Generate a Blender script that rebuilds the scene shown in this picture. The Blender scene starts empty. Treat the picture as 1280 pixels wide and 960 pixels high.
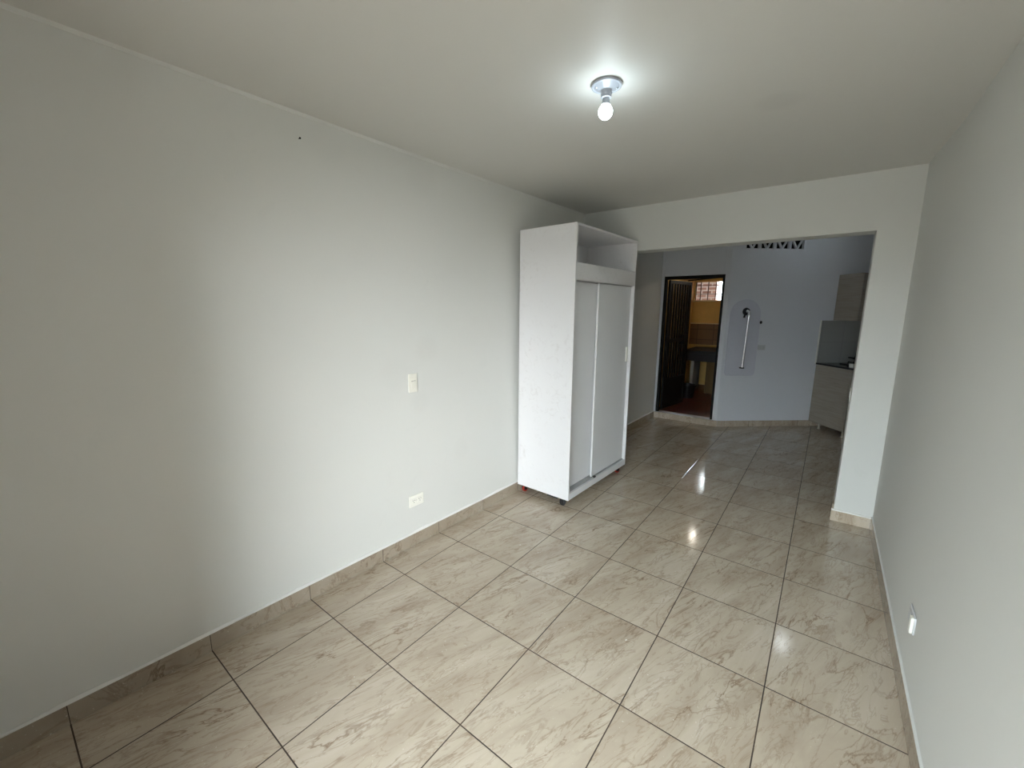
import bpy, bmesh, math, random
from mathutils import Vector, Matrix
random.seed(7)
SC = bpy.context.scene
COL = SC.collection
PI = math.pi

# ------------------------------------------------------------------ helpers
def srgb(r, g, b):
    def f(c):
        c /= 255.0
        return c / 12.92 if c <= 0.04045 else ((c + 0.055) / 1.055) ** 2.4
    return (f(r), f(g), f(b), 1.0)

class MB:
    """collects shapes into one mesh"""
    def __init__(s):
        s.bm = bmesh.new()
    def box(s, a, b, M=None):
        x0, y0, z0 = a; x1, y1, z1 = b
        P = [(x0,y0,z0),(x1,y0,z0),(x1,y1,z0),(x0,y1,z0),(x0,y0,z1),(x1,y0,z1),(x1,y1,z1),(x0,y1,z1)]
        v = [s.bm.verts.new((M @ Vector(p)) if M else p) for p in P]
        for f in ((0,3,2,1),(4,5,6,7),(0,1,5,4),(1,2,6,5),(2,3,7,6),(3,0,4,7)):
            s.bm.faces.new([v[i] for i in f])
        return s
    def hexa(s, P):
        v = [s.bm.verts.new(p) for p in P]
        for f in ((0,3,2,1),(4,5,6,7),(0,1,5,4),(1,2,6,5),(2,3,7,6),(3,0,4,7)):
            s.bm.faces.new([v[i] for i in f])
        return s
    def prism(s, pts, z0, z1, M=None, axis='z'):
        """polygon pts extruded; axis z: (x,y)->z ; axis y: (x,z)->y ; axis x: (y,z)->x"""
        def mk(p, h):
            if axis == 'z': q = Vector((p[0], p[1], h))
            elif axis == 'y': q = Vector((p[0], h, p[1]))
            else: q = Vector((h, p[0], p[1]))
            return (M @ q) if M else q
        a = [s.bm.verts.new(mk(p, z0)) for p in pts]
        b = [s.bm.verts.new(mk(p, z1)) for p in pts]
        n = len(pts)
        s.bm.faces.new(a[::-1]); s.bm.faces.new(b)
        for i in range(n):
            s.bm.faces.new([a[i], a[(i+1) % n], b[(i+1) % n], b[i]])
        return s
    def lathe(s, prof, n=32, M=None, cap=True):
        """prof: list of (r,z)"""
        rings = []
        for r, z in prof:
            ring = []
            for k in range(n):
                t = 2*PI*k/n
                q = Vector((r*math.cos(t), r*math.sin(t), z))
                ring.append(s.bm.verts.new((M @ q) if M else q))
            rings.append(ring)
        for i in range(len(rings)-1):
            for k in range(n):
                s.bm.faces.new([rings[i][k], rings[i][(k+1) % n], rings[i+1][(k+1) % n], rings[i+1][k]])
        if cap:
            s.bm.faces.new(rings[0][::-1]); s.bm.faces.new(rings[-1])
        return s
    def tube(s, pts, r, n=14):
        pts = [Vector(p) for p in pts]
        rings = []
        for i, p in enumerate(pts):
            a = pts[max(i-1, 0)]; b = pts[min(i+1, len(pts)-1)]
            d = (b-a).normalized()
            u = d.orthogonal().normalized() if i == 0 else (rings_u - d*rings_u.dot(d)).normalized()
            rings_u = u
            w = d.cross(u)
            rr = r[i] if isinstance(r, (list, tuple)) else r
            rings.append([s.bm.verts.new(p + (u*math.cos(2*PI*k/n) + w*math.sin(2*PI*k/n))*rr) for k in range(n)])
        for i in range(len(rings)-1):
            for k in range(n):
                s.bm.faces.new([rings[i][k], rings[i][(k+1) % n], rings[i+1][(k+1) % n], rings[i+1][k]])
        s.bm.faces.new(rings[0][::-1]); s.bm.faces.new(rings[-1])
        return s
    def build(s, name, mat, parent=None, bevel=0.0, smooth=False, loc=None, rotz=0, seg=2):
        bmesh.ops.recalc_face_normals(s.bm, faces=s.bm.faces[:])
        me = bpy.data.meshes.new(name)
        s.bm.to_mesh(me); s.bm.free()
        me.materials.append(mat)
        o = bpy.data.objects.new(name, me)
        COL.objects.link(o)
        if parent: o.parent = parent
        if loc: o.location = loc
        if rotz: o.rotation_euler = (0, 0, rotz)
        if smooth:
            for p in me.polygons: p.use_smooth = True
            m = o.modifiers.new('split', 'EDGE_SPLIT'); m.split_angle = math.radians(35)
        if bevel:
            m = o.modifiers.new('bevel', 'BEVEL'); m.width = bevel; m.segments = seg
            m.limit_method = 'ANGLE'; m.angle_limit = math.radians(40)
        return o

def tag(o, label=None, cat=None, group=None, kind=None):
    if label: o['label'] = label
    if cat: o['category'] = cat
    if group: o['group'] = group
    if kind: o['kind'] = kind
    return o

def thing(name, label, cat, loc=(0,0,0), rotz=0, group=None):
    o = bpy.data.objects.new(name, None); COL.objects.link(o)
    o.empty_display_size = 0.05
    o.location = loc; o.rotation_euler = (0, 0, rotz)
    return tag(o, label, cat, group)

def struct(mb, name, mat, **k):
    return tag(mb.build(name, mat, **k), kind='structure')

# ------------------------------------------------------------------ node helpers
class NT:
    def __init__(s, name):
        s.m = bpy.data.materials.new(name); s.m.use_nodes = True
        s.t = s.m.node_tree; s.n = s.t.nodes; s.l = s.t.links
        s.b = s.n['Principled BSDF']
    def node(s, typ, **k):
        n = s.n.new(typ)
        for a, v in k.items():
            if a.startswith('i_'):
                n.inputs[a[2:].replace('_', ' ')].default_value = v
            else: setattr(n, a, v)
        return n
    def link(s, a, b): s.l.new(a, b)
    def val(s, x, sock):
        if isinstance(x, (int, float)): sock.default_value = x
        else: s.link(x, sock)
    def math(s, op, a, b=0.0, c=0.0, clamp=False):
        n = s.n.new('ShaderNodeMath'); n.operation = op; n.use_clamp = clamp
        s.val(a, n.inputs[0]); s.val(b, n.inputs[1]); s.val(c, n.inputs[2])
        return n.outputs[0]
    def noise(s, vec, scale, detail=3, rough=0.55, dist=0.0):
        n = s.n.new('ShaderNodeTexNoise')
        n.inputs['Scale'].default_value = scale; n.inputs['Detail'].default_value = detail
        n.inputs['Roughness'].default_value = rough; n.inputs['Distortion'].default_value = dist
        if vec is not None: s.link(vec, n.inputs['Vector'])
        return n.outputs['Fac']
    def ramp(s, fac, stops):
        n = s.n.new('ShaderNodeValToRGB')
        e = n.color_ramp.elements
        e[0].position = stops[0][0]; e[0].color = stops[0][1]
        e[1].position = stops[-1][0]; e[1].color = stops[-1][1]
        for p, c in stops[1:-1]:
            x = e.new(p); x.color = c
        s.link(fac, n.inputs[0]); return n.outputs[0]
    def mix(s, fac, a, b):
        n = s.n.new('ShaderNodeMix'); n.data_type = 'RGBA'
        s.val(fac, n.inputs['Factor'])
        for x, k in ((a, 6), (b, 7)):
            if isinstance(x, tuple): n.inputs[k].default_value = x
            else: s.link(x, n.inputs[k])
        return n.outputs[2]
    def bump(s, h, strength=0.2, dist=0.01):
        n = s.n.new('ShaderNodeBump'); n.inputs['Strength'].default_value = strength
        n.inputs['Distance'].default_value = dist
        s.link(h, n.inputs['Height']); s.link(n.outputs[0], s.b.inputs['Normal'])
    def coord(s):
        g = s.n.new('ShaderNodeNewGeometry'); return g.outputs['Position']

def flat(name, col, rough=0.5, metal=0.0, var=0.06, scale=6.0, spec=None, bump=0.0, bscale=60):
    t = NT(name); b = t.b
    p = t.coord()
    n = t.noise(p, scale, 4)
    c0 = tuple(min(1, c*(1-var)) for c in col[:3]) + (1,)
    c1 = tuple(min(1, c*(1+var)) for c in col[:3]) + (1,)
    t.link(t.ramp(n, [(0.3, c0), (0.7, c1)]), b.inputs['Base Color'])
    b.inputs['Roughness'].default_value = rough; b.inputs['Metallic'].default_value = metal
    if spec is not None: b.inputs['Specular IOR Level'].default_value = spec
    if bump: t.bump(t.noise(p, bscale, 3), bump, 0.004)
    return t.m

def paint(name, col, scuff=0.10, rough=0.55, bump=0.10):
    """wall paint: roller texture, faint hand marks and old filler patches"""
    t = NT(name); b = t.b; p = t.coord()
    big = t.noise(p, 1.7, 4, 0.6, 0.6)
    fine = t.noise(p, 9.0, 5, 0.65, 0.8)
    m = t.math('MULTIPLY', t.math('SUBTRACT', fine, 0.56, clamp=True), t.math('SUBTRACT', big, 0.45, clamp=True))
    m = t.math('MULTIPLY', m, 14.0, clamp=True)
    dirt = tuple(c*0.80 for c in col[:3]) + (1,)
    t.link(t.mix(t.math('MULTIPLY', m, scuff*3), col, dirt), b.inputs['Base Color'])
    b.inputs['Roughness'].default_value = rough
    b.inputs['Specular IOR Level'].default_value = 0.3
    h = t.math('ADD', t.math('MULTIPLY', t.noise(p, 3.0, 3), 1.0), t.math('MULTIPLY', t.noise(p, 120, 2), 0.10))
    t.bump(h, bump, 0.012)
    return t.m

TILE = 0.45
def stain(mat, centre, radius, col, amount):
    """soft round filler patch in a painted surface"""
    nt_ = mat.node_tree; b = nt_.nodes['Principled BSDF']; old = b.inputs['Base Color'].links[0].from_socket
    g = nt_.nodes.new('ShaderNodeNewGeometry'); v = nt_.nodes.new('ShaderNodeVectorMath'); v.operation = 'DISTANCE'
    nt_.links.new(g.outputs['Position'], v.inputs[0]); v.inputs[1].default_value = centre
    r = nt_.nodes.new('ShaderNodeMapRange'); r.inputs['From Min'].default_value = radius*0.4; r.inputs['From Max'].default_value = radius
    r.inputs['To Min'].default_value = amount; r.inputs['To Max'].default_value = 0.0; r.interpolation_type = 'SMOOTHSTEP'
    nt_.links.new(v.outputs['Value'], r.inputs['Value'])
    m = nt_.nodes.new('ShaderNodeMix'); m.data_type = 'RGBA'
    nt_.links.new(r.outputs[0], m.inputs['Factor']); nt_.links.new(old, m.inputs[6]); m.inputs[7].default_value = col
    nt_.links.new(m.outputs[2], b.inputs['Base Color'])

def tile_mat(name, grout=True, floor=True, k=1.0):
    t = NT(name); b = t.b; p = t.coord()
    sx = t.node('ShaderNodeSeparateXYZ'); t.link(p, sx.inputs[0])
    X, Y, Z = sx.outputs
    gx = t.math('DIVIDE', t.math('SUBTRACT', X, 0.245), TILE)
    gy = t.math('DIVIDE', Y, TILE)
    ix = t.math('FLOOR', gx); iy = t.math('FLOOR', gy)
    cx = t.node('ShaderNodeCombineXYZ'); t.link(ix, cx.inputs[0]); t.link(iy, cx.inputs[1])
    wn = t.node('ShaderNodeTexWhiteNoise', noise_dimensions='3D'); t.link(cx.outputs[0], wn.inputs['Vector'])
    # per tile offset, veins run diagonally
    sc = t.node('ShaderNodeVectorMath', operation='SCALE'); t.link(wn.outputs['Color'], sc.inputs[0]); sc.inputs['Scale'].default_value = 23.0
    ad = t.node('ShaderNodeVectorMath', operation='ADD'); t.link(p, ad.inputs[0]); t.link(sc.outputs[0], ad.inputs[1])
    mp = t.node('ShaderNodeMapping'); t.link(ad.outputs[0], mp.inputs[0])
    mp.inputs['Rotation'].default_value = (0, 0, math.radians(-72))
    mp2 = t.node('ShaderNodeMapping'); t.link(mp.outputs[0], mp2.inputs[0])
    mp2.inputs['Scale'].default_value = (0.8, 3.4, 1.0)
    v = mp2.outputs[0]
    n1 = t.noise(v, 3.0, 6, 0.58, 0.7)
    n2 = t.noise(v, 5.0, 6, 0.60, 0.9)
    r1 = t.math('ABSOLUTE', t.math('SUBTRACT', n1, 0.5))
    r2 = t.math('ABSOLUTE', t.math('SUBTRACT', n2, 0.5))
    vein1 = t.math('SUBTRACT', 1.0, t.math('DIVIDE', r1, 0.020), clamp=True)
    vein2 = t.math('SUBTRACT', 1.0, t.math('DIVIDE', r2, 0.022), clamp=True)
    mask = t.math('MULTIPLY', t.math('SUBTRACT', t.noise(v, 2.2, 2), 0.40, clamp=True), 4.0, clamp=True)
    cloud = t.noise(v, 2.0, 5, 0.6, 0.6)
    base = t.ramp(cloud, [(p_, tuple(x*k for x in c_[:3])+(1,)) for p_, c_ in ((0.30, srgb(172,157,139)), (0.5, srgb(185,172,154)), (0.72, srgb(197,186,170)))])
    c = t.mix(t.math('MULTIPLY', t.math('MULTIPLY', vein1, mask), 0.80), base, tuple(x*k for x in srgb(126,103,82)[:3])+(1,))
    c = t.mix(t.math('MULTIPLY', vein2, 0.42), c, tuple(x*k for x in srgb(138,114,92)[:3])+(1,))
    spk = t.noise(ad.outputs[0], 90, 2, 0.6)
    c = t.mix(t.math('MULTIPLY', t.math('GREATER_THAN', spk, 0.70), 0.35), c, srgb(226,220,206))
    # small lime and paint splashes, smudges
    sp = t.noise(p, 34, 2, 0.5); sp2 = t.noise(p, 4.0, 2)
    spl = t.math('MULTIPLY', t.math('GREATER_THAN', sp, 0.765), t.math('GREATER_THAN', sp2, 0.54))
    c = t.mix(t.math('MULTIPLY', spl, 0.75), c, srgb(232,230,222))
    if grout:
        fx = t.math('ABSOLUTE', t.math('SUBTRACT', t.math('FRACT', t.math('ADD', gx, 0.5)), 0.5))
        fy = t.math('ABSOLUTE', t.math('SUBTRACT', t.math('FRACT', t.math('ADD', gy, 0.5)), 0.5))
        d = t.math('MINIMUM', fx, fy) if floor else fy
        g = t.math('LESS_THAN', d, 0.0052 if floor else 0.003)
        gn = t.noise(p, 5, 3)
        gc = t.ramp(gn, [(0.4, srgb(44,32,24)), (0.7, srgb(78,62,48))])
        c = t.mix(g, c, gc)
        h = t.math('MULTIPLY', t.math('DIVIDE', d, 0.014, clamp=True), 1.0)
        rg = t.math('ADD', t.math('MULTIPLY', g, 0.6), t.math('ADD', 0.04, t.math('MULTIPLY', t.noise(p, 3.5, 4), 0.14)))
        t.link(rg, b.inputs['Roughness'])
        wr = t.node('ShaderNodeSeparateXYZ'); t.link(wn.outputs['Color'], wr.inputs[0])
        tilt = t.math('ADD', t.math('MULTIPLY', t.math('SUBTRACT', wr.outputs[0], 0.5), t.math('FRACT', gx)), t.math('MULTIPLY', t.math('SUBTRACT', wr.outputs[1], 0.5), t.math('FRACT', gy)))
        hh = t.math('ADD', t.math('ADD', h, t.math('MULTIPLY', t.noise(p, 14, 2), 0.30)), t.math('MULTIPLY', tilt, 9.0))
        t.bump(hh, 0.25, 0.0022)
    else:
        b.inputs['Roughness'].default_value = 0.2
    t.link(c, b.inputs['Base Color'])
    b.inputs['Specular IOR Level'].default_value = 0.5
    return t.m

M = {}
M['wall'] = paint('white_wall_paint', (0.675, 0.685, 0.662, 1))
M['ceiling'] = paint_c = paint('ceiling_paint', (0.61, 0.607, 0.58, 1), scuff=0.06, bump=0.16)
stain(M['ceiling'], (1.80, 1.40, 2.4775), 0.12, (0.42,0.42,0.40,1), 0.16)
for c_, r_, a_ in (((0.02, 0.80, 0.96), 0.10, 0.12), ((0.02, 0.62, 1.16), 0.14, 0.10), ((0.02, 0.88, 1.30), 0.12, 0.10), ((0.03, 1.15, 0.55), 0.10, 0.08), ((-0.01, 0.9, 2.36), 0.16, 0.10), ((0.0, 0.3, 2.38), 0.14, 0.10)):
    stain(M['wall'], c_, r_, (0.50,0.50,0.48,1), a_*0.9)
M['bluewall'] = paint('kitchen_wall_paint', (0.70, 0.72, 0.76, 1), scuff=0.08)
M['floor'] = tile_mat('marbled_floor_tile')
M['skirt'] = tile_mat('marbled_skirting_tile', floor=False)
M['skirt_dark'] = tile_mat('brown_marbled_skirting_tile', floor=False, k=0.72)
M['caulk'] = flat('white_caulk', (0.8, 0.8, 0.78, 1), 0.6)
M['yellow'] = flat('yellow_wall_paint', srgb(222,186,112), 0.7, var=0.12, scale=2.5, bump=0.2, bscale=20)
M['cream'] = flat('cream_plaster', srgb(232,214,170), 0.6, var=0.05)
M['steel'] = flat('black_painted_steel', srgb(16,15,15), 0.6, spec=0.25, var=0.2)
M['stone'] = flat('dark_stone', srgb(26,27,34), 0.35, var=0.25, scale=20)
M['blackplastic'] = flat('black_plastic', srgb(20,20,22), 0.4, var=0.1)
M['redwheel'] = flat('red_rubber', srgb(176,52,36), 0.45, var=0.1)
M['chrome'] = flat('chrome', (0.85,0.85,0.86,1), 0.12, metal=1.0, var=0.02)
M['dullmetal'] = flat('brushed_metal', (0.5,0.5,0.51,1), 0.35, metal=1.0, var=0.05)
M['plastic'] = flat('white_plastic', srgb(238,238,230), 0.35, var=0.01)
M['ivory'] = flat('ivory_plastic', srgb(230,229,220), 0.35, var=0.01)
M['switchgrey'] = flat('grey_white_plastic', srgb(198,200,202), 0.4, var=0.01)
M['dark'] = flat('dark_slot', srgb(16,15,14), 0.9, spec=0.1)
M['greyplastic'] = flat('grey_arch_panel', srgb(204,206,216), 0.5, var=0.02)
M['porcelain'] = flat('porcelain_grey', srgb(160,165,174), 0.3, var=0.02)
M['silver'] = flat('silver_foot', srgb(176,170,156), 0.3, metal=0.7)
M['olive'] = flat('brown_render', srgb(92,74,42), 0.7, var=0.15)
M['counter'] = flat('black_granite', srgb(22,22,24), 0.2, var=0.4, scale=60)
M['foliage'] = flat('foliage', srgb(120,150,96), 0.8, var=0.4, scale=8)
M['render'] = flat('white_render', srgb(225,228,230), 0.8, var=0.04)
M['concrete'] = flat('grey_concrete', srgb(150,150,146), 0.85, var=0.1, bump=0.2)

def melamine():
    t = NT('white_melamine'); b = t.b; p = t.coord()
    fine = t.noise(p, 16, 6, 0.7, 1.5); big = t.noise(p, 2.6, 3)
    m = t.math('MULTIPLY', t.math('SUBTRACT', fine, 0.54, clamp=True), t.math('SUBTRACT', big, 0.42, clamp=True))
    m = t.math('MULTIPLY', m, 22.0, clamp=True)
    t.link(t.mix(t.math('MULTIPLY', m, 0.55), (0.77,0.77,0.785,1), (0.52,0.49,0.48,1)), b.inputs['Base Color'])
    b.inputs['Roughness'].default_value = 0.35
    return t.m
M['melamine'] = melamine()
M['door_melamine'] = flat('door_melamine', (0.78, 0.79, 0.81, 1), 0.4, var=0.015, scale=2)

def laminate():
    t = NT('greige_wood_laminate'); b = t.b; p = t.coord()
    mp = t.node('ShaderNodeMapping'); t.link(p, mp.inputs[0]); mp.inputs['Scale'].default_value = (1.2, 1.2, 26)
    n = t.noise(mp.outputs[0], 3.0, 5, 0.6, 0.5)
    t.link(t.ramp(n, [(0.3, srgb(138,130,118)), (0.5, srgb(150,142,130)), (0.7, srgb(156,149,138))]), b.inputs['Base Color'])
    b.inputs['Roughness'].default_value = 0.45
    return t.m
M['laminate'] = laminate()

def brickish(name, c1, c2, mortar, scale, bw, rh, msize, rough=0.8, vertical_xz=True, rot=0.0):
    t = NT(name); b = t.b; p = t.coord()
    mp = t.node('ShaderNodeMapping'); t.link(p, mp.inputs[0])
    mp.inputs['Rotation'].default_value = (0, 0, rot)
    sx = t.node('ShaderNodeSeparateXYZ'); t.link(mp.outputs[0], sx.inputs[0])
    cb = t.node('ShaderNodeCombineXYZ'); t.link(sx.outputs[0], cb.inputs[0]); t.link(sx.outputs[2] if vertical_xz else sx.outputs[1], cb.inputs[1])
    br = t.node('ShaderNodeTexBrick'); t.link(cb.outputs[0], br.inputs['Vector'])
    br.inputs['Color1'].default_value = c1; br.inputs['Color2'].default_value = c2; br.inputs['Mortar'].default_value = mortar
    br.inputs['Scale'].default_value = scale; br.inputs['Brick Width'].default_value = bw; br.inputs['Row Height'].default_value = rh
    br.inputs['Mortar Size'].default_value = msize
    t.link(br.outputs['Color'], b.inputs['Base Color']); b.inputs['Roughness'].default_value = rough
    return t, br
t_, br_ = brickish('brick_wall', srgb(186,150,138), srgb(128,92,80), srgb(200,186,178), 1.0, 0.22, 0.085, 0.016)
M['brick'] = t_.m
t_, br_ = brickish('low_bounce_brick', srgb(96,66,52), srgb(82,56,44), srgb(110,100,92), 1.0, 0.22, 0.075, 0.012)  # kept dark so the unseen rear surfaces bounce little light
M['darkbrick'] = t_.m
t_, br_ = brickish('brown_wall_tile', srgb(128,98,62), srgb(118,88,56), srgb(84,62,42), 1.0, 0.30, 0.20, 0.005, 0.35); br_.offset = 0
M['browntile'] = t_.m
t_, br_ = brickish('red_floor_tile', srgb(88,28,20), srgb(70,22,17), srgb(42,20,16), 1.0, 0.20, 0.20, 0.006, 0.35, vertical_xz=False); br_.offset = 0
M['redtile'] = t_.m
t_, br_ = brickish('white_splash_tile', srgb(160,161,157), srgb(157,158,154), srgb(144,145,142), 1.0, 0.30, 0.29, 0.003, 0.25, rot=-math.radians(40.3)); br_.offset = 0
M['splash'] = t_.m

def emis(name, col, st, base=(0.9,0.9,0.9,1)):
    t = NT(name); t.b.inputs['Base Color'].default_value = base
    t.b.inputs['Emission Color'].default_value = col; t.b.inputs['Emission Strength'].default_value = st
    t.b.inputs['Roughness'].default_value = 0.3
    return t.m

SUN_E, SUN_AZ, SUN_EL = 5.3, 38, 8
# ------------------------------------------------------------------ dimensions
W = 2.4878; H = 2.4775; D = 2.866; WT = 0.18
YR = -1.35           # rear wall (behind the camera)
YD = 5.11            # kitchen door wall
H2 = 2.92            # kitchen ceiling
TH = math.atan2(0.647, 0.763)
def lerp_tab(tab, y):
    if y <= tab[0][0]: return tab[0][1]
    for (a, va), (b, vb) in zip(tab, tab[1:]):
        if y <= b: return va + (vb-va)*(y-a)/(b-a)
    return tab[-1][1]
LB = [(-2.8,-0.075),(-1.4,-0.045),(1.4,0.078),(2.87,0.112),(5.3,0.160)]
LT = [(-2.8,-0.075),(-1.4,-0.055),(0.6,-0.018),(2.0,0.034),(2.87,0.082),(5.3,0.150)]
def xl(y, z=0.0):
    f = max(0, min(1, z/H)); return lerp_tab(LB, y)*(1-f) + lerp_tab(LT, y)*f

# ------------------------------------------------------------------ shell
# floors
struct(MB().box((-0.6, YR-1.6, -0.12), (4.0, YD+0.10, 0)).prism([(0.9,YD+0.10),(4.0,YD+0.10),(4.0,7.8),(3.2,7.1),(0.98,5.22)], -0.12, 0), 'floor', M['floor'])

# left wall (slightly out of square and out of plumb)
def left_wall():
    bm = bmesh.new(); ys = [-1.5 + i*(5.28+1.5)/40 for i in range(41)]; zs = [-0.02, 0.6, 1.2, 1.8, H, H2+0.1]
    F = [[bm.verts.new((xl(y, z)-0.01, y, z)) for z in zs] for y in ys]
    B = [[bm.verts.new((-0.35, y, z)) for z in zs] for y in ys]
    n, k = len(ys), len(zs)
    for i in range(n-1):
        for j in range(k-1):
            bm.faces.new([F[i][j], F[i+1][j], F[i+1][j+1], F[i][j+1]])
            bm.faces.new([B[i][j], B[i][j+1], B[i+1][j+1], B[i+1][j]])
        bm.faces.new([F[i][0], B[i][0], B[i+1][0], F[i+1][0]])
        bm.faces.new([F[i][k-1], F[i+1][k-1], B[i+1][k-1], B[i][k-1]])
    for i in (0, n-1):
        for j in range(k-1): bm.faces.new([F[i][j], F[i][j+1], B[i][j+1], B[i][j]])
    m = MB(); m.bm.free(); m.bm = bm
    return m
struct(left_wall(), 'wall_left', M['wall'], smooth=True)

def right_wall():
    bm = bmesh.new(); ys = [-1.5, 0, 1.0, 1.6, 2.0, 2.15, 2.3, 2.5, 2.7, D+0.01]; zs = [-0.02, 0.7, 1.3, 1.9, H+0.02]
    def xr(y, z):
        x = W + 0.010 + 0.007*(z/H)
        if y > 2.1: x -= 0.030*(z/H)*min(1, (y-2.1)/0.76)
        return x
    F = [[bm.verts.new((xr(y, z), y, z)) for z in zs] for y in ys]
    B = [[bm.verts.new((W+0.2, y, z)) for z in zs] for y in ys]
    n, k = len(ys), len(zs)
    for i in range(n-1):
        for j in range(k-1):
            bm.faces.new([F[i][j], F[i+1][j], F[i+1][j+1], F[i][j+1]])
            bm.faces.new([B[i][j], B[i][j+1], B[i+1][j+1], B[i+1][j]])
        bm.faces.new([F[i][0], B[i][0], B[i+1][0], F[i+1][0]])
        bm.faces.new([F[i][k-1], F[i+1][k-1], B[i+1][k-1], B[i][k-1]])
    for i in (0, n-1):
        for j in range(k-1): bm.faces.new([F[i][j], F[i][j+1], B[i][j+1], B[i][j]])
    m = MB(); m.bm.free(); m.bm = bm
    return m
struct(right_wall(), 'wall_right', M['wall'], smooth=True)

# dividing wall with the wide opening: pier + lintel
JX = 2.272
m = MB()
m.prism([(-0.3,2.086),(JX,2.097),(JX,-0.02),(W+0.2,-0.02),(W+0.2,H2+0.05),(-0.3,H2+0.05)], D, D+WT, axis='y')
struct(m, 'wall_back', M['wall'], bevel=0.004)

# unseen rear wall with a door opening; its dark brick cuts bounced light
DX0, DX1, DZ = 1.28, 2.32, 2.12
m = MB().box((-0.35, YR-0.15, -0.02), (DX0, YR, H+0.05)).box((DX1, YR-0.15, -0.02), (W+0.2, YR, H+0.05)).box((DX0, YR-0.15, DZ), (DX1, YR, H+0.05))
struct(m, 'wall_rear', M['darkbrick'])
# added side walls and slab outside, shaped to narrow the incoming light
struct(MB().box((DX0-0.25, YR-0.9, -0.02), (DX0-0.1, YR-0.15, 2.6)), 'wall_beamcut_left', M['darkbrick'])
struct(MB().box((2.62, YR-0.9, -0.02), (3.0, YR-0.15, 2.6)), 'wall_beamcut_right', M['darkbrick'])
struct(MB().box((DX0-0.25, YR-0.9, 2.35), (3.0, YR-0.15, 2.55)), 'ceiling_beamcut', M['darkbrick'])

# ceilings
struct(MB().box((-0.35, YR-0.15, H), (W+0.2, D+0.02, H+0.15)), 'ceiling', M['ceiling'])
# kitchen ceiling; unseen hole added to put a sky highlight on the floor
SX, SY, SS = 2.04, 5.28, 0.075
m = MB().box((-0.35, D+0.1, H2), (SX-SS, 8.2, H2+0.04)).box((SX+SS, D+0.1, H2), (4.0, 8.2, H2+0.04))
m.box((SX-SS, D+0.1, H2), (SX+SS, SY-0.10, H2+0.04)).box((SX-SS, SY+0.10, H2), (SX+SS, 8.2, H2+0.04))
struct(m, 'ceiling_kitchen', M['bluewall'])
# plaster bead along the top of the left wall
m = MB()
ys = [-1.35 + i*0.3 for i in range(15)]; ys[-1] = D
for a, b in zip(ys, ys[1:]):
    xa, xb = xl(a, H)-0.01, xl(b, H)-0.01
    m.hexa([(xa-0.01,a,H-0.014),(xa+0.004,a,H-0.014),(xb+0.004,b,H-0.014),(xb-0.01,b,H-0.014),
            (xa-0.01,a,H+0.002),(xa+0.010,a,H+0.002),(xb+0.010,b,H+0.002),(xb-0.01,b,H+0.002)])
struct(m, 'trim_1', M['wall'])

# kitchen door wall
DL, DR, DT, SILL = 0.174, 0.949, 2.030, 0.085
m = MB().box((-0.3, YD, -0.02), (DL, YD+0.12, H2+0.05)).box((DL, YD, DT), (DR, YD+0.12, H2+0.05))
m.prism([(DR,YD),(1.012,YD+0.01),(1.012,YD+0.12),(DR,YD+0.12)], -0.02, H2+0.05)
m.box((DL, YD, -0.02), (DR, YD+0.12, SILL))
struct(m, 'wall_door', M['bluewall'], bevel=0.004)
# slanted kitchen wall (local x along the wall, local y into it)
O = Vector((1.012, 5.122, 0)); RT = Matrix.Translation(O) @ Matrix.Rotation(TH, 4, 'Z')
def toL(x): return (x-1.012)/0.763
VZ0, VZ1 = 2.335, 2.520
v0, v1 = toL(1.128), toL(1.128)+0.79
m = MB()
WS = [(-0.01,0),(3.3,0),(3.3,0.13),(0.10,0.13)]
m.prism(WS, -0.02, VZ0, RT); m.prism(WS, VZ1, H2+0.05, RT)
m.prism([(-0.01,0),(v0,0),(v0,0.13),(0.10,0.13)], VZ0, VZ1, RT); m.box((v1, 0, VZ0), (3.3, 0.13, VZ1), RT)
m.box((v0, 0.115, VZ0), (v1, 0.13, VZ1), RT)
struct(m, 'wall_slanted', M['bluewall'])
struct(MB().box((3.45, D+WT, -0.02), (3.6, 8.2, H2+0.05)), 'wall_kitchen_right', M['bluewall'])
struct(MB().box((W+0.15, D+0.02, -0.02), (3.6, D+WT, H2+0.05)), 'wall_kitchen_near', M['bluewall'])

# skirtings
def skirt_run(name, P, Q, h=0.082, th=0.010, ext=0):
    """tile strip from P to Q whose front face is on PQ; wall lies to the left of P->Q"""
    P = Vector(P); Q = Vector(Q); d = (Q-P).normalized(); n = Vector((-d.y, d.x))
    m = MB()
    m.prism([P[:2], Q[:2], (Q+n*th)[:2], (P+n*th)[:2]], 0, h)
    return m
def skirt_left():
    m = MB(); ys = [YR + i*(YD-YR)/24 for i in range(25)]
    for a, b in zip(ys, ys[1:]):
        xa, xb = xl(a), xl(b)
        m.hexa([(xa-0.02,a,0),(xa,a,0),(xb,b,0),(xb-0.02,b,0),(xa-0.02,a,0.085),(xa-0.001,a,0.085),(xb-0.001,b,0.085),(xb-0.02,b,0.085)])
    return m
struct(skirt_left(), 'baseboard_left', M['skirt_dark'])
def caulk_left():
    m = MB(); ys = [YR + i*(YD-YR)/60 for i in range(61)]
    hs = [0.093 + 0.004*math.sin(i*1.7) + random.uniform(-0.002, 0.002) for i in range(61)]
    for i, (a, b) in enumerate(zip(ys, ys[1:])):
        xa, xb = xl(a), xl(b)
        m.hexa([(xa-0.02,a,0.083),(xa+0.001,a,0.084),(xb+0.001,b,0.084),(xb-0.02,b,0.083),(xa-0.02,a,hs[i]),(xa-0.008,a,hs[i]),(xb-0.008,b,hs[i+1]),(xb-0.02,b,hs[i+1])])
    return m
struct(caulk_left(), 'trim_2', M['caulk'])
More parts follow.
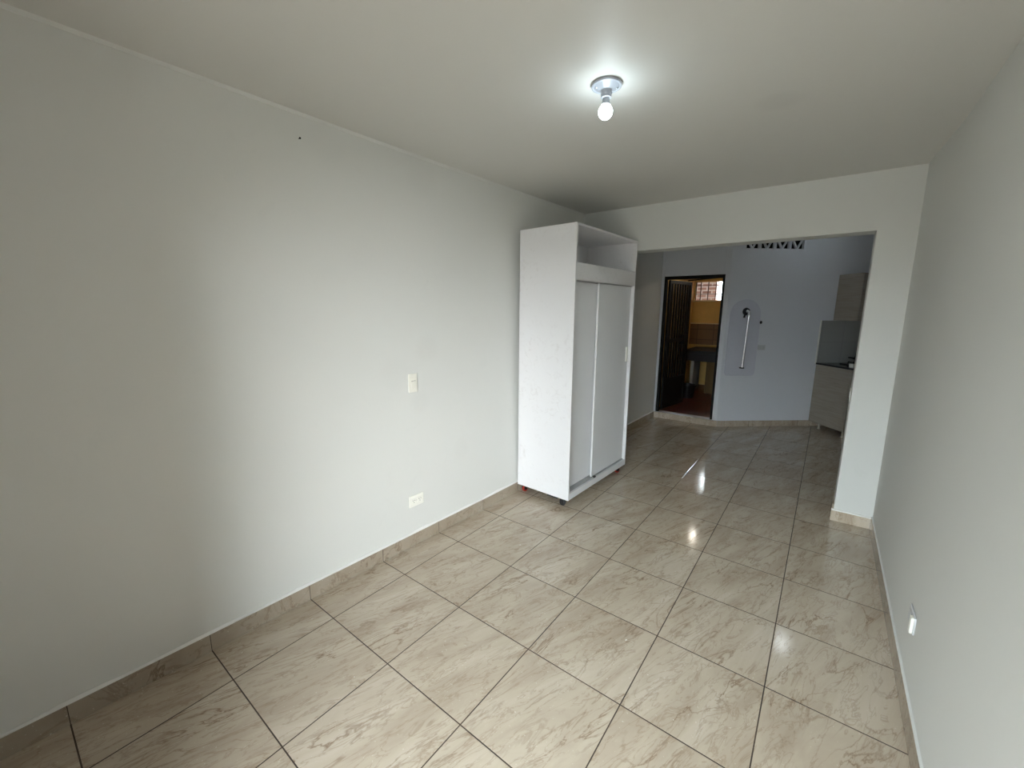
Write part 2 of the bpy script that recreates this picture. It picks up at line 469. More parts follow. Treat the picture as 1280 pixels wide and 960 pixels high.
struct(MB().box((W, YR, 0), (W+0.013, D, 0.092)), 'baseboard_right', M['skirt_dark'])
struct(MB().box((W+0.002, YR, 0.092), (W+0.014, D, 0.095)), 'trim_3', M['wall'])
# pier skirting: front and jamb side
m = MB().box((JX-0.014, D-0.012, 0), (W-0.001, D+0.002, 0.080))
struct(m, 'baseboard_pier', M['skirt'])
struct(MB().box((JX-0.014, D-0.013, 0.080), (W, D+0.002, 0.090)), 'trim_4', M['caulk'])
struct(MB().box((JX-0.012, D+0.004, 0), (JX+0.002, D+WT, 0.125)), 'baseboard_jamb', M['skirt'])
# door wall / slanted wall skirtings
struct(MB().box((0.145, YD-0.012, 0), (1.016, YD+0.001, 0.082)), 'baseboard_door_wall', M['skirt'])
struct(MB().box((0.004, -0.012, 0), (3.15, -0.0005, 0.080), RT), 'baseboard_slanted', M['skirt'])

# clear pane over the added ceiling hole
def glass():
    t = NT('clear_pane'); t.b.inputs['Base Color'].default_value = (0.9,0.95,0.95,1)
    t.b.inputs['Roughness'].default_value = 0.05; t.b.inputs['Alpha'].default_value = 0.12
    return t.m
struct(MB().box((SX-SS-0.01, SY-0.11, H2+0.041), (SX+SS+0.01, SY+0.11, H2+0.046)), 'highlight_pane', glass())

# ------------------------------------------------------------------ laundry yard beyond the steel door
LZ = SILL
YB = 8.0
def room():
    struct(MB().prism([(-0.6,YD+0.12),(0.97,YD+0.12),(0.97,5.36),(1.8,6.07),(1.8,9.9),(-0.6,9.9)], -0.12, LZ-0.002), 'floor_laundry', M['redtile'])
    # slanting left wall, solid to the outside
    m = MB().prism([(0.150,YD+0.12),(-0.165,YB+0.15),(-0.55,YB+0.15),(-0.55,5.29),(-0.3,YD+0.12)], LZ-0.05, 2.30)
    struct(m, 'wall_laundry_left', M['yellow'])
    struct(MB().prism([(1.25,5.55),(1.40,5.67),(1.40,YB+0.2),(1.25,YB+0.2)], LZ-0.05, 2.35), 'wall_laundry_right', M['yellow'])
    # ceiling
    struct(MB().prism([(-0.55,YD+0.12),(0.80,YD+0.12),(0.80,5.38),(1.8,6.22),(1.8,YB+0.2),(-0.55,YB+0.2)], 2.22, 2.34), 'ceiling_laundry', M['cream'])
    # back wall with window opening
    wx0, wx1, wz0, wz1 = -0.128, 0.95, 1.762, 2.125
    m = MB().box((-0.3, YB, LZ-0.05), (1.4, YB+0.15, wz0)).box((-0.3, YB, wz1), (1.4, YB+0.15, 5.5))
    m.box((-0.3, YB, wz0), (wx0, YB+0.15, wz1)).box((wx1, YB, wz0), (1.4, YB+0.15, wz1))
    struct(m, 'wall_laundry_back', M['yellow'])
    # window sill
    struct(MB().box((wx0-0.02, YB-0.05, wz0-0.025), (wx1+0.02, YB+0.15, wz0+0.004)), 'trim_5', M['cream'], bevel=0.004)
    # grille
    g = thing('window_grille', 'rusty dark bar grille in the small high window seen through the steel door', 'window grille', ((wx0+wx1)/2, YB+0.05, wz0))
    Mi = Matrix.Translation(-Vector(((wx0+wx1)/2, YB+0.05, wz0)))
    xs = [wx0+0.012, -0.030, 0.107, 0.247, 0.39, 0.53, 0.67, 0.81, wx1-0.012]
    for x in xs:
        MB().box((x-0.008, YB+0.045, wz0+0.006), (x+0.008, YB+0.06, wz1-0.002), Mi).build('bar', M['rust'], g)
    for z in (1.885, 2.055):
        MB().box((wx0+0.002, YB+0.052, z-0.006), (wx1-0.002, YB+0.062, z+0.006), Mi).build('cross_bar', M['rust'], g)
    # tiled lower wall with cream ledge
    struct(MB().box((-0.20, YB-0.08, 0.90), (1.25, YB+0.001, 1.305)), 'trim_6', M['browntile'])
    struct(MB().box((-0.20, YB-0.10, 1.305), (1.25, YB+0.001, 1.325)), 'trim_7', M['cream'], bevel=0.003)
M['rust'] = flat('rusty_bar', srgb(70,44,34), 0.7, var=0.3, scale=20)
room()

# laundry sink on masonry legs
SKX, SKY = 0.62, 7.45
s = thing('laundry_sink', 'dark stone laundry sink on masonry legs in the yellow washroom beyond the steel door', 'sink', (SKX, SKY, LZ))
Mi = Matrix.Translation(-Vector((SKX, SKY, LZ)))
MB().box((0.00, 6.98, 0.80), (1.22, 7.90, 0.855), Mi).build('slab', M['stone'], s, bevel=0.008)
MB().box((0.02, 7.02, 0.66), (1.20, 7.10, 0.80), Mi).build('apron', M['stone'], s, bevel=0.005)
# basin rim
m = MB().box((0.55, 7.15, 0.855), (1.15, 7.19, 0.90), Mi).box((0.55, 7.75, 0.855), (1.15, 7.79, 0.90), Mi).box((0.55, 7.19, 0.855), (0.59, 7.75, 0.90), Mi).box((1.11, 7.19, 0.855), (1.15, 7.75, 0.90), Mi)
m.build('basin_rim', M['stone'], s, bevel=0.006)
tag(MB().box((0.14, 7.04, LZ), (0.20, 7.50, 0.66), Mi).build('leg', M['concrete'], s, bevel=0.004), 'grey masonry leg')
tag(MB().box((0.41, 7.04, LZ), (0.62, 7.50, 0.66), Mi).build('leg', M['olive'], s, bevel=0.004), 'dark brown leg')
MB().box((1.10, 7.04, LZ), (1.20, 7.80, 0.66), Mi).build('leg', M['concrete'], s, bevel=0.004)

# black vessel added to stand in for a shadowy patch before the sink
t = thing('shade_vessel', 'black vessel added as the dark shade on the red floor before the laundry sink', 'shade_vessel', (0.25, 6.5, LZ-0.002))
m = MB(); m.lathe([(0.105,0.0),(0.135,0.22),(0.133,0.222),(0.128,0.22),(0.100,0.012)], 32, cap=False)
m.lathe([(0.105,0.0),(0.104,0.012)], 32)
m.build('body', M['blackplastic'], t, smooth=True)
m = MB().lathe([(0.134,0.212),(0.145,0.212),(0.145,0.226),(0.134,0.226)], 32, cap=False); m.build('rim', M['blackplastic'], t, smooth=True)

# rod under the laundry ceiling
r = MB().tube([(0.17,6.35,2.045),(0.75,6.05,2.062),(1.30,5.77,2.08)], 0.009)
tag(r.build('rod', M['steel']), 'thin dark rod running under the washroom ceiling above the steel door', 'rod')

# laundry ceiling lamp
bl = thing('ceiling_bulb', 'bare bulb hanging from the washroom ceiling, lit behind the door head', 'light bulb', (0.66, 5.92, 2.22))
MB().lathe([(0.05,0),(0.05,-0.012),(0.022,-0.016),(0.022,-0.04),(0.018,-0.042)], 24).build('socket', M['porcelain'], bl, smooth=True)
MB().lathe([(0.012,-0.04),(0.016,-0.05),(0.028,-0.075),(0.030,-0.09),(0.024,-0.108),(0.010,-0.118),(0.001,-0.12)], 24).build('bulb', emis('laundry_bulb_glow', (1.0,0.93,0.82,1), 75.0), bl, smooth=True)

# ------------------------------------------------------------------ outside beyond the little window
tag(MB().box((-3.5, 9.9, -0.1), (-0.12, 10.15, 6.5)).build('brick_wall', M['brick']), 'reddish brick wall of a neighbouring house seen through the little barred window', 'wall')
tag(MB().box((-3.0, 13.0, -0.1), (3.5, 13.3, 2.02)).build('garden_wall', M['render']), 'white rendered wall far beyond the little barred window', 'wall')
struct(MB().box((-6, 9.91, -0.25), (6, 20, -0.1)), 'ground', M['concrete'])
struct(MB().box((-0.7, 8.16, -0.1), (-0.55, 9.89, 6.0)), 'wall_skyblock_left', M['brick'])  # unseen; added with the slab and side wall to dim the outside brick
struct(MB().box((-0.54, 8.16, 3.1), (1.6, 9.70, 3.25)), 'ceiling_skyblock', M['concrete'])
struct(MB().box((1.45, 8.16, -0.1), (1.6, 9.70, 3.09)), 'wall_skyblock_right', M['brick'])
struct(MB().box((0.16, 9.9, -0.1), (1.6, 10.15, 6.5)), 'wall_skyblock_far', M['brick'])  # unseen; added to narrow the bright gap lighting the laundry wall
def bush():
    bm = bmesh.new(); rnd = random.Random(3)
    for i in range(900):
        c = Vector((rnd.gauss(0.6,0.8), 14.2+rnd.uniform(-0.4,0.4), 2.2+rnd.gauss(0,0.35)))
        u = Vector((rnd.uniform(-1,1), rnd.uniform(-1,1), rnd.uniform(-1,1))).normalized()
        w = u.orthogonal().normalized(); s = 0.07
        bm.faces.new([bm.verts.new(c+u*s), bm.verts.new(c+w*s*0.5), bm.verts.new(c-u*s), bm.verts.new(c-w*s*0.5)])
    m = MB(); m.bm.free(); m.bm = bm
    return m
tr = thing('tree', 'pale green tree behind the white wall outside the little barred window', 'tree', (0.6, 14.2, -0.1))
o = bush(); o2 = o.build('foliage', M['foliage'], tr); o2.location = (-0.6, -14.2, 0.1)
MB().tube([(0,0,0),(0.03,0,1.0),(0,0,2.3)], [0.09,0.07,0.04]).build('trunk', M['rust'], tr)

# ------------------------------------------------------------------ steel door: frame + barred leaf
t = thing('door_frame', 'black steel door frame around the doorway to the yellow washroom', 'door frame', ((DL+DR)/2, YD+0.02, SILL))
Mi = Matrix.Translation(-Vector(((DL+DR)/2, YD+0.02, SILL)))
MB().box((DL+0.001, YD+0.004, SILL+0.002), (DL+0.036, YD+0.06, DT-0.002), Mi).build('jamb', M['steel'], t, bevel=0.003)
MB().box((DR-0.030, YD+0.004, SILL+0.002), (DR-0.001, YD+0.06, DT-0.002), Mi).build('jamb', M['steel'], t, bevel=0.003)
MB().box((DL+0.036, YD+0.004, DT-0.045), (DR-0.030, YD+0.06, DT-0.002), Mi).build('head', M['steel'], t, bevel=0.003)

GA = math.atan2(0.68, 0.115)
g = thing('door_leaf', 'black steel barred door leaf swung open into the yellow washroom', 'door', (DL+0.052, YD+0.075, SILL+0.035), GA)
LW, LH = 0.70, 1.865
m = MB().box((0, -0.016, 0), (0.045, 0.016, LH)).box((LW-0.045, -0.016, 0), (LW, 0.016, LH)).box((0.045, -0.016, LH-0.045), (LW-0.045, 0.016, LH))
m.box((0.045, -0.016, 0), (LW-0.045, 0.016, 0.05)).box((0.045, -0.016, 0.98), (LW-0.045, 0.016, 1.03))
m.build('leaf_frame', M['steel'], g, bevel=0.003)
MB().box((0.045, -0.006, 0.05), (LW-0.045, 0.006, 0.42)).build('bottom_panel', M['steel'], g)
MB().box((0.040, -0.020, 0.42), (LW-0.040, 0.020, 0.45)).build('panel_rail', M['steel'], g)
for i in range(7):
    x = 0.045 + (i+0.7)*(LW-0.09)/7.4
    MB().box((x-0.018, -0.010, 0.45), (x+0.018, 0.010, LH-0.045)).build('bar', M['steel'], g)
MB().box((LW-0.17, -0.03, 0.93), (LW-0.045, 0.03, 1.08)).build('lock_box', M['steel'], g, bevel=0.004)
for z in (0.2, 0.95, 1.65):
    MB().tube([(0.0,-0.006,z-0.05),(0.0,-0.006,z+0.05)], 0.009, 10).build('hinge', M['steel'], g)

# ------------------------------------------------------------------ ventilation blocks
bw = (v1-v0)/4
for i in range(4):
    lx = v0 + bw*(i+0.5)
    loc = RT @ Vector((lx, 0.0, VZ0))
    h = VZ1-VZ0; w = bw/2-0.001; f = 0.015; dp = 0.035
    m = MB()
    m.box((-w, 0.001, 0.001), (w, dp, f)).box((-w, 0.001, h-f), (w, dp, h-0.001))
    m.box((-w, 0.001, f), (-w+f, dp, h-f)).box((w-f, 0.001, f), (w, dp, h-f))
    for sgn in (-1, 1):   # the V
        a = Vector((sgn*(w-f*0.6), h-f*0.6)); b = Vector((0, f*0.6)); d = (b-a).normalized(); n = Vector((-d.y, d.x))*0.008
        m.prism([(a+n)[:], (b+n)[:], (b-n)[:], (a-n)[:]], 0.004, dp-0.003, axis='y')
    o = m.build('ventilation_block', M['bluewall'], loc=loc, rotz=TH)
    tag(o, ['openwork ventilation block high on the kitchen wall, nearest the steel door',
            'openwork ventilation block high on the kitchen wall, second from the steel door',
            'openwork ventilation block high on the kitchen wall, third from the steel door',
            'openwork ventilation block high on the kitchen wall, farthest from the steel door'][i], 'ventilation block', 'ventilation blocks under the lintel')
tag(MB().box((v0+0.002, 0.06, VZ0+0.002), (v1-0.002, 0.112, VZ1-0.002), RT).build('vent_shade', M['dark']), kind='structure')  # dark sheet stands in for the shade inside the vent holes

# ------------------------------------------------------------------ arched panel with chrome bar
def arch():
    x0, x1 = toL(1.036), toL(1.355); z0, z1 = 0.705, 1.715
    w = x1-x0; hw = w/2
    pts = []
    rb = 0.05
    for k in range(7): a = PI + k*PI/12; pts.append((-hw+rb+rb*math.cos(a), rb+rb*math.sin(a)))
    for k in range(7): a = 1.5*PI + k*PI/12; pts.append((hw-rb+rb*math.cos(a), rb+rb*math.sin(a)))
    hh = z1-z0
    for k in range(25): a = k*PI/24; pts.append((hw*math.cos(a), hh-hw+hw*math.sin(a)))
    c = RT @ Vector(((x0+x1)/2, 0, z0))
    o = MB().prism(pts, -0.012, -0.0005, axis='y').build('arched_panel', M['greyplastic'], loc=c, rotz=TH, bevel=0.004)
    return tag(o, 'flat grey arch-topped panel fixed on the kitchen wall right of the steel door', 'wall panel')
arch()
bx = toL(1.202)
c = RT @ Vector((bx, -0.012, 0.82))
t = thing('wall_tube', 'upright chrome tube hanging from a dark round fitting on the grey arched panel', 'metal tube', c, TH)
m = MB().tube([(-0.006,-0.034,0.0),(0.003,-0.037,0.35),(0.012,-0.040,0.70)], 0.016, 20)
m.build('tube', M['chrome'], t, smooth=True)
MB().box((-0.026,-0.05,-0.012), (0.018,-0.001,0.004)).build('end_cap', M['blackplastic'], t, bevel=0.003)
R90 = Matrix.Rotation(PI/2, 4, 'X')
MB().lathe([(0.048,0.0),(0.050,0.006),(0.046,0.016),(0.030,0.024),(0.012,0.026)], 32, Matrix.Translation((-0.008,0,0.735)) @ R90).build('round_fitting', M['darkmetal'] if 'darkmetal' in M else M['stone'], t, smooth=True)
MB().tube([(0.012,-0.040,0.69),(0.010,-0.041,0.728),(-0.008,-0.030,0.738),(-0.008,-0.016,0.735)], 0.018, 16).build('elbow', M['dullmetal'], t, smooth=True)
MB().tube([(-0.02,-0.02,0.72),(-0.036,-0.026,0.69),(-0.044,-0.03,0.655)], [0.011,0.010,0.013], 12).build('lever', M['stone'], t, smooth=True)
# dark hole / knob beside it
c = RT @ Vector((toL(1.362), 0, 1.415))
o = MB().lathe([(0.020,0.0005),(0.020,0.010),(0.014,0.014)], 20, R90).build('pipe_stub', M['blackplastic'], loc=c, rotz=TH, smooth=True)
tag(o, 'small round black pipe stub on the wall right of the arched panel', 'pipe stub')

# ------------------------------------------------------------------ wall plates
def outlet(name, label, loc, rotz, mat, wide=0.115, high=0.075, dup=2):
    """local: x along wall, -y out of wall"""
    t = thing(name, label, 'power outlet', loc, rotz)
    MB().box((-wide/2, -0.008, -high/2), (wide/2, -0.0003, high/2)).build('plate', mat, t, bevel=0.003)
    for k in range(dup):
        cx = (k-(dup-1)/2)*wide*0.42
        so = MB().box((cx-wide*0.175, -0.011, -high*0.22), (cx+wide*0.175, -0.0075, high*0.22)).build('socket', mat, t, bevel=0.004)
        MB().box((cx-0.010, -0.0116, 0.004), (cx-0.003, -0.0108, 0.0065)).box((cx+0.004, -0.0116, 0.004), (cx+0.011, -0.0108, 0.0065)).lathe([(0.0025,0.0108),(0.0025,0.0116)], 12, Matrix.Translation((cx,0,-0.008)) @ R90).build('slots', M['dark'], so)
    MB().lathe([(0.003,0.0075),(0.003,0.009),(0.001,0.0095)], 12, R90).build('screw', M['dullmetal'], t)
    return t
def xw(y, z): return xl(y, z)-0.01
RL = -PI/2    # local -y -> -x ... rotated so that local -y faces +x
# left wall: outward normal +x : local -y -> +x means rotz = +90deg
sl = math.atan2(lerp_tab(LB,1.4)-lerp_tab(LB,0), 1.4)
outlet('power_outlet', 'white double power outlet low on the left wall below the switch', (xw(0.726,0.308)+0.001, 0.726, 0.308), PI/2-sl, M['plastic'], 0.115, 0.078)
y_, z_ = 0.747, 1.093
t = thing('light_switch', 'ivory light switch plate halfway up the left wall above the outlet', 'light switch', (xw(y_,z_)+0.001, y_, z_), PI/2-sl)
MB().box((-0.034,-0.009,-0.060), (0.034,-0.0003,0.060)).build('plate', M['ivory'], t, bevel=0.004)
MB().box((-0.018,-0.0125,-0.034), (0.018,-0.0085,0.034)).build('insert', M['ivory'], t, bevel=0.002)
MB().box((-0.016,-0.0155,0.000), (0.016,-0.012,0.012)).build('toggle', M['ivory'], t, bevel=0.001)
MB().box((-0.017,-0.0135,0.0125), (0.017,-0.0120,0.0155)).build('slot', M['concrete'], t)
# right wall: protruding plate low
t = thing('power_outlet', 'white power outlet box low on the right wall', 'power outlet', (W+0.0108, 1.245, 0.325), -PI/2)
MB().box((-0.058,-0.007,-0.037), (0.058,-0.0003,0.037)).build('plate', M['switchgrey'], t, bevel=0.003)  # face coloured grey as if in shade; near cover kept white
MB().box((0.030,-0.017,-0.034), (0.056,-0.0065,0.034)).build('cover', M['plastic'], t, bevel=0.003)
MB().box((-0.045,-0.0095,-0.022), (0.004,-0.0065,0.022)).build('socket', M['switchgrey'], t, bevel=0.003)
# small outlet on the kitchen wall
c = RT @ Vector((toL(1.40), 0, 1.085))
outlet('power_outlet', 'small white outlet on the kitchen wall beside the arched panel', c, TH, M['switchgrey'], 0.105, 0.068)
# strip on the pier jamb
t = thing('latch_plate', 'narrow white plate on the reveal of the opening beside the kitchen', 'latch plate', (JX, D+0.075, 0.96), 0)
MB().box((-0.005,-0.016,-0.05), (-0.0003,0.016,0.05)).build('plate', M['plastic'], t, bevel=0.002)
MB().box((-0.007,-0.005,-0.02), (-0.0045,0.005,0.02)).build('keeper', M['dullmetal'], t)
# nail in the left wall
y_, z_ = 0.157, 2.358
o = MB().lathe([(0.0018,-0.01),(0.0018,0.012),(0.0045,0.0122),(0.0045,0.014)], 12, Matrix.Rotation(PI/2,4,'Y')).build('nail', M['dark'], loc=(xw(y_,z_), y_, z_))
tag(o, 'dark nail head high on the left wall near the ceiling', 'nail')

# ------------------------------------------------------------------ ceiling lamp
CX, CY = 1.248, 0.808
t = thing('ceiling_lamp', 'lit white bulb in a round porcelain lampholder on the ceiling', 'ceiling lamp', (CX, CY, H-0.0005))
MB().lathe([(0.0605,0.0),(0.063,-0.004),(0.0615,-0.011),(0.056,-0.0125),(0.052,-0.010),(0.036,-0.018),(0.0235,-0.024),(0.0215,-0.030),(0.0215,-0.040),(0.0225,-0.042),(0.0215,-0.044),(0.0215,-0.052),(0.0165,-0.053)], 48).build('lampholder', M['porcelain'], t, smooth=True)
for a in (0.7, 0.7+PI):
    MB().lathe([(0.0045,-0.0135),(0.0045,-0.0165),(0.002,-0.018)], 12, Matrix.Translation((0.043*math.cos(a),0.043*math.sin(a),0))).build('screw', M['dullmetal'], t)
MB().box((-0.004,0.030,-0.021),(0.004,0.046,-0.0125)).build('slot', M['dark'], t)
MB().lathe([(0.0135,-0.050),(0.0145,-0.056),(0.0165,-0.070),(0.0185,-0.080)], 32).build('neck', M['porcelain'], t, smooth=True)
prof = [(0.0185,-0.080)] + [(0.0285*math.sin(a), -0.105+0.0285*math.cos(a)) for a in [0.75+ (PI-0.76)*k/18 for k in range(19)]]
BULB = emis('bulb_glow', (0.80, 0.94, 1.0, 1), 58.0)
MB().lathe(prof, 32).build('bulb', BULB, t, smooth=True)

# ------------------------------------------------------------------ wardrobe
WA = math.radians(-2.4)     # heading
t = thing('wardrobe', 'tall white wardrobe on castors with two sliding doors and an open top shelf', 'wardrobe', (0.602, 1.768, 0), WA)
# local: x = out of the wall (front at 0), y = width, z up
Wd, Dp, Z0, Z1, th = 1.045, 0.512, 0.068, 2.168, 0.016
MEL = M['melamine']
MB().box((-Dp, 0, Z0), (0, th, Z1)).build('side_panel', MEL, t, bevel=0.0012)
MB().box((-Dp, Wd-th, Z0), (0, Wd, Z1)).build('side_panel', MEL, t, bevel=0.0012)
MB().box((-Dp, th, Z1-th), (-0.0005, Wd-th, Z1)).build('top_panel', MEL, t, bevel=0.001)
MB().box((-Dp, th, Z0+0.038), (-0.002, Wd-th, Z0+0.038+th)).build('bottom_panel', MEL, t)
MB().box((-Dp+0.012, th, Z0), (-Dp+0.016, Wd-th, Z1-th)).build('back_panel', MEL, t)
MB().box((-Dp+0.016, th, 1.882), (-0.001, Wd-th, 1.898)).build('shelf', MEL, t)
MB().box((-0.018, th, 1.775), (-0.002, Wd-th, 1.882)).build('fascia', MEL, t, bevel=0.001)
MB().box((-0.018, th, Z0), (-0.002, Wd-th, Z0+0.038)).build('plinth', MEL, t, bevel=0.001)
MB().box((-0.090, th, Z0+0.054), (-0.018, Wd-th, Z0+0.059)).build('sliding_track', M['dullmetal'], t)
MB().box((-0.090, th, 1.770), (-0.018, Wd-th, 1.775)).build('sliding_track', M['dullmetal'], t)
DM = M['door_melamine']
MB().box((-0.078, th+0.002, 0.130), (-0.062, 0.50, 1.768)).build('sliding_door', DM, t, bevel=0.001)
d2 = MB().box((-0.046, 0.425, 0.130), (-0.030, Wd-th-0.002, 1.768)).build('sliding_door', DM, t, bevel=0.001)
MB().box((-0.046, 0.4195, 0.130), (-0.029, 0.425, 1.768)).build('edge_profile', MEL, d2)
MB().box((-0.030, Wd-th-0.052, 1.09), (-0.017, Wd-th-0.030, 1.225)).build('handle', M['plastic'], d2, bevel=0.003)
MB().box((-0.026, 0.432, Z0+0.040), (-0.006, 0.462, Z0+0.066)).build('door_stop', M['blackplastic'], t, bevel=0.003)
def castor(x, y, ang, red):
    b = MB().box((-0.024,-0.022,Z0-0.004), (0.024,0.022,Z0-0.0005)).lathe([(0.010,Z0-0.014),(0.010,Z0-0.004)], 16)
    b.box((-0.006,-0.018,0.022),(0.026,-0.0145,Z0-0.012)).box((-0.006,0.0145,0.022),(0.026,0.018,Z0-0.012)).box((-0.006,-0.018,Z0-0.016),(0.026,0.018,Z0-0.012))
    c = b.build('castor', M['blackplastic'], t)
    c.location = (x, y, 0); c.rotation_euler = (0, 0, ang)
    w = MB().lathe([(0.020,-0.0125),(0.0245,-0.010),(0.0250,0),(0.0245,0.010),(0.020,0.0125)], 28, Matrix.Translation((0.015,0,0.0252)) @ R90).build('wheel', M['redwheel'] if red else M['blackplastic'], c, smooth=True)
    MB().lathe([(0.010,-0.0140),(0.010,0.0140)], 16, Matrix.Translation((0.015,0,0.0252)) @ R90).build('hub', M['blackplastic'], w)
castor(-0.085, 0.030, 0.3, False)
castor(-0.470, 0.030, 1.45, True)
castor(-0.050, Wd-0.10, 1.1, True)
castor(-0.450, Wd-0.06, 0.2, False)
MB().box((-0.205, 0.004, Z0-0.014), (-0.105, 0.06, Z0-0.0005)).build('bracket', M['stone'], t, bevel=0.001)
MB().box((-0.440, 0.002, Z0-0.005), (-0.39, 0.06, Z0-0.0005)).build('bracket', M['stone'], t)

# ------------------------------------------------------------------ kitchen units (local x along slanted wall, +y into the wall)
def kmat(lx): return RT @ Vector((lx, 0, 0))
K0 = toL(1.995)
def base_cabinet(lx, w, label):
    t = thing('base_cabinet', label, 'kitchen cabinet', kmat(lx), TH, 'kitchen base cabinets')
    y0, y1 = -0.56, -0.014
    MB().box((0.001, y0, 0.080), (w-0.001, y1, 0.862)).build('body', M['laminate'], t, bevel=0.001)
    for k in range(2):
        a = 0.003 + k*w/2; b = a + w/2-0.005
        d = MB().box((a, y0-0.018, 0.084), (b, y0-0.0005, 0.858)).build('door', M['laminate'], t, bevel=0.0015)
        hx = b-0.03 if k == 0 else a+0.03
        MB().tube([(hx, y0-0.018, 0.70),(hx, y0-0.045, 0.70),(hx, y0-0.045, 0.80),(hx, y0-0.018, 0.80)], 0.005, 8).build('handle', M['dullmetal'], d)
    for x in (0.045, w-0.045):
        for y in (y0+0.025, y1-0.14):
            MB().lathe([(0.020,0.0),(0.020,0.012),(0.014,0.014),(0.014,0.080)], 16, Matrix.Translation((x,y,0))).build('leg', M['silver'], t, smooth=True)
    return t
base_cabinet(K0, 0.62, 'greige laminate base cabinet against the slanted kitchen wall, nearest the corner of the opening')
base_cabinet(K0+0.621, 0.62, 'greige laminate base cabinet, farther right behind the pier')
ct = MB().box((K0-0.004, -0.585, 0.8625), (K0+1.245, -0.0125, 0.884), RT).build('countertop', M['counter'], bevel=0.002)
tag(ct, 'black granite countertop over the kitchen base cabinets', 'countertop')
# backsplash
struct(MB().box((K0+0.004, -0.012, 0.8845), (K0+1.6, -0.0005, 1.443), RT), 'trim_9', M['splash'])
struct(MB().box((K0-0.010, -0.014, 0.870), (K0+0.003, -0.0005, 1.446), RT), 'trim_10', M['plastic'])
# wall cabinet
U0 = toL(2.122)
t = thing('wall_cabinet', 'greige laminate wall cabinet hung above the tiled splashback', 'kitchen cabinet', kmat(U0)+Vector((0,0,1.446)), TH)
MB().box((0, -0.35, 0), (0.80, -0.001, 0.585)).build('body', M['laminate'], t, bevel=0.001)
for k in range(2):
    d = MB().box((0.002+k*0.40, -0.368, 0.003), (0.398+k*0.40, -0.3505, 0.582)).build('door', M['laminate'], t, bevel=0.0015)
    MB().tube([((0.37 if k==0 else 0.43), -0.368, 0.05),((0.37 if k==0 else 0.43), -0.392, 0.05),((0.37 if k==0 else 0.43), -0.392, 0.15),((0.37 if k==0 else 0.43), -0.368, 0.15)], 0.005, 8).build('handle', M['dullmetal'], d)
# tap and cup on the counter
c = RT @ Vector((K0+0.46, -0.11, 0.8845))
t = thing('kitchen_tap', 'black mixer tap at the back of the kitchen counter beside the pier', 'tap', c, TH)
MB().lathe([(0.026,0),(0.026,0.012),(0.016,0.018),(0.016,0.09),(0.012,0.10)], 20).build('body', M['blackplastic'], t, smooth=True)
MB().tube([(0,0,0.09),(0,0,0.24),(-0.01,-0.02,0.285),(-0.03,-0.05,0.30),(-0.05,-0.09,0.29),(-0.06,-0.11,0.25)], 0.011, 12).build('spout', M['blackplastic'], t, smooth=True)
MB().tube([(0,0,0.06),(-0.06,0.0,0.075),(-0.10,0,0.08)], [0.014,0.011,0.009], 10).build('lever', M['blackplastic'], t, smooth=True)
c = RT @ Vector((K0+0.06, -0.50, 0.8845))
t = thing('cup', 'small white cup at the front edge of the kitchen counter', 'cup', c, 0)
m = MB().lathe([(0.020,0),(0.026,0.004),(0.030,0.045),(0.0285,0.045),(0.024,0.006)], 24, cap=False); m.lathe([(0.020,0),(0.024,0.006)], 24)
m.build('body', M['plastic'], t, smooth=True)
MB().tube([(0.028,0,0.038),(0.042,0,0.035),(0.044,0,0.018),(0.027,0,0.012)], 0.003, 8).build('handle', M['plastic'], t, smooth=True)
c = RT @ Vector((K0+0.36, -0.28, 0.8845))
t = thing('gas_hob', 'black gas hob set on the kitchen counter', 'hob', c, TH)
MB().box((-0.16,-0.20,0), (0.20,0.12,0.012)).build('top', M['blackplastic'], t, bevel=0.003)
for y in (-0.11, 0.04):
    for x in (-0.06, 0.11):
        MB().lathe([(0.035,0.012),(0.035,0.02),(0.02,0.026)], 20, Matrix.Translation((x,y,0))).build('burner', M['steel'], t, smooth=True)
        MB().box((x-0.06,y-0.003,0.034),(x+0.06,y+0.003,0.040)).box((x-0.003,y-0.06,0.034),(x+0.003,y+0.06,0.040)).box((x-0.06,y-0.003,0.012),(x-0.054,y+0.003,0.036)).box((x+0.054,y-0.003,0.012),(x+0.06,y+0.003,0.036)).build('pan_support', M['steel'], t)

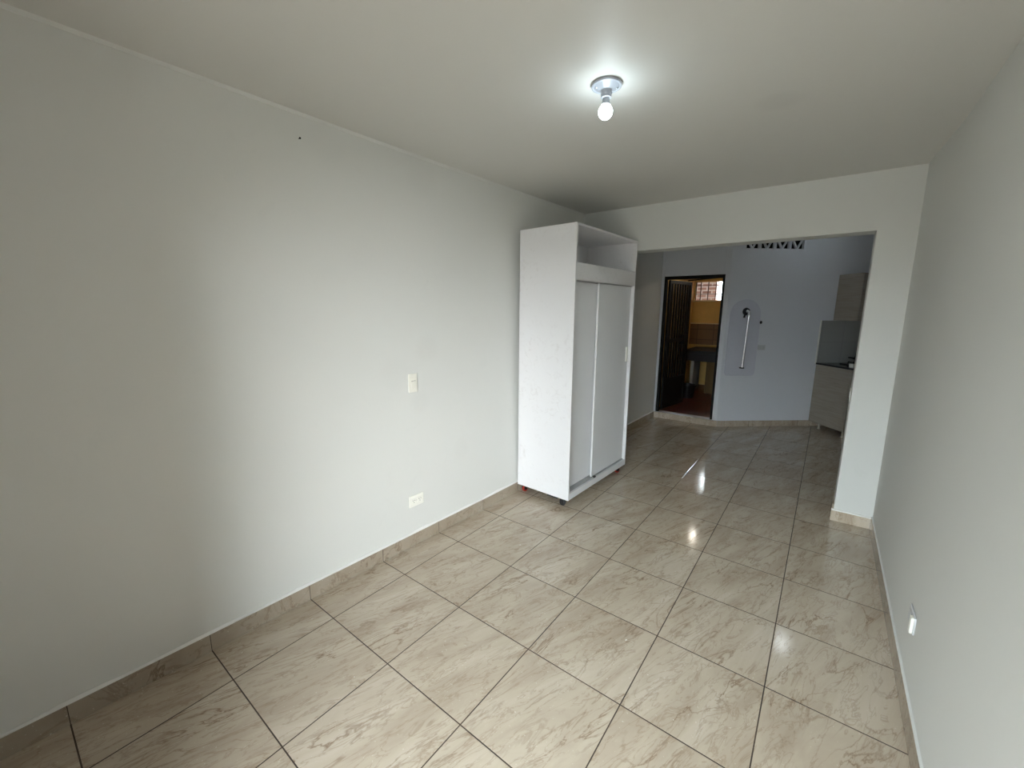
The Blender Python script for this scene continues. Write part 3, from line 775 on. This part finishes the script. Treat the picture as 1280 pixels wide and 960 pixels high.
# ------------------------------------------------------------------ world + daylight
w = bpy.data.worlds.new('World'); SC.world = w; w.use_nodes = True
nt = w.node_tree; bg = nt.nodes['Background']
tc = nt.nodes.new('ShaderNodeTexCoord'); sp = nt.nodes.new('ShaderNodeSeparateXYZ'); cr = nt.nodes.new('ShaderNodeValToRGB')
nt.links.new(tc.outputs['Generated'], sp.inputs[0]); nt.links.new(sp.outputs[2], cr.inputs[0]); nt.links.new(cr.outputs[0], bg.inputs[0])
e = cr.color_ramp.elements
e[0].position = 0.0; e[0].color = (0.10, 0.10, 0.095, 1)
e[1].position = 1.0; e[1].color = (0.80, 0.92, 1.0, 1)
x = e.new(0.03); x.color = (0.43, 0.48, 0.51, 1)
x = e.new(0.40); x.color = (0.86, 0.96, 1.0, 1)
cr.inputs  # ramp clamps below the horizon
bg.inputs[1].default_value = 29.0
SC.cycles.use_denoising = True
SC.cycles.max_bounces = 12; SC.cycles.diffuse_bounces = 8
SC.cycles.sample_clamp_indirect = 8.0

def portal(name, loc, rot, sx, sy):
    l = bpy.data.lights.new(name, 'AREA'); l.shape = 'RECTANGLE'; l.size = sx; l.size_y = sy
    l.cycles.is_portal = True
    o = bpy.data.objects.new(name, l); COL.objects.link(o); o.location = loc; o.rotation_euler = rot
    return o
portal('rear_opening_portal', (1.9, YR-0.90, 1.15), (PI/2, 0, PI), 1.48, 2.45)   # faces +y
portal('little_window_daylight', (0.41, YB+0.14, 1.94), (PI/2, 0, 0), 1.08, 0.37)         # faces -y

# the sun behind thin cloud: a broad soft source low over the rear opening
su = bpy.data.lights.new('hazy_sun', 'SUN'); su.energy = SUN_E; su.angle = math.radians(30); su.color = (1.0, 1.0, 1.0)
so_ = bpy.data.objects.new('hazy_sun', su); COL.objects.link(so_)
az, el = math.radians(SUN_AZ), math.radians(SUN_EL)
sd = Vector((math.sin(az)*math.cos(el), -math.cos(az)*math.cos(el), math.sin(el)))   # towards the sun
so_.rotation_euler = sd.to_track_quat('Z', 'Y').to_euler()
so_.location = (4.0, -6.0, 4.0)

# ------------------------------------------------------------------ camera
cam = bpy.data.cameras.new('Camera'); co = bpy.data.objects.new('Camera', cam); COL.objects.link(co)
cam.sensor_width = 36.0; cam.sensor_fit = 'HORIZONTAL'; cam.lens = 36.0*515.92/1280
cam.clip_start = 0.02; cam.clip_end = 200
R = Matrix(((0.7949713115339662, -0.11240160707883669, 0.596143013516103),
            (0.6066122049734987, 0.13675782301037004, -0.783146812942921),
            (0.006499739622149562, 0.984206876917429, 0.17690273263434182)))
co.matrix_world = Matrix.Translation((2.0929463, -0.93398446, 1.55663616)) @ R.to_4x4()
SC.camera = co

SC.view_settings.view_transform = 'Standard'
SC.view_settings.look = 'None'
SC.view_settings.gamma = 1.0
SC.view_settings.use_curve_mapping = False
SC.view_settings.exposure = -0.02
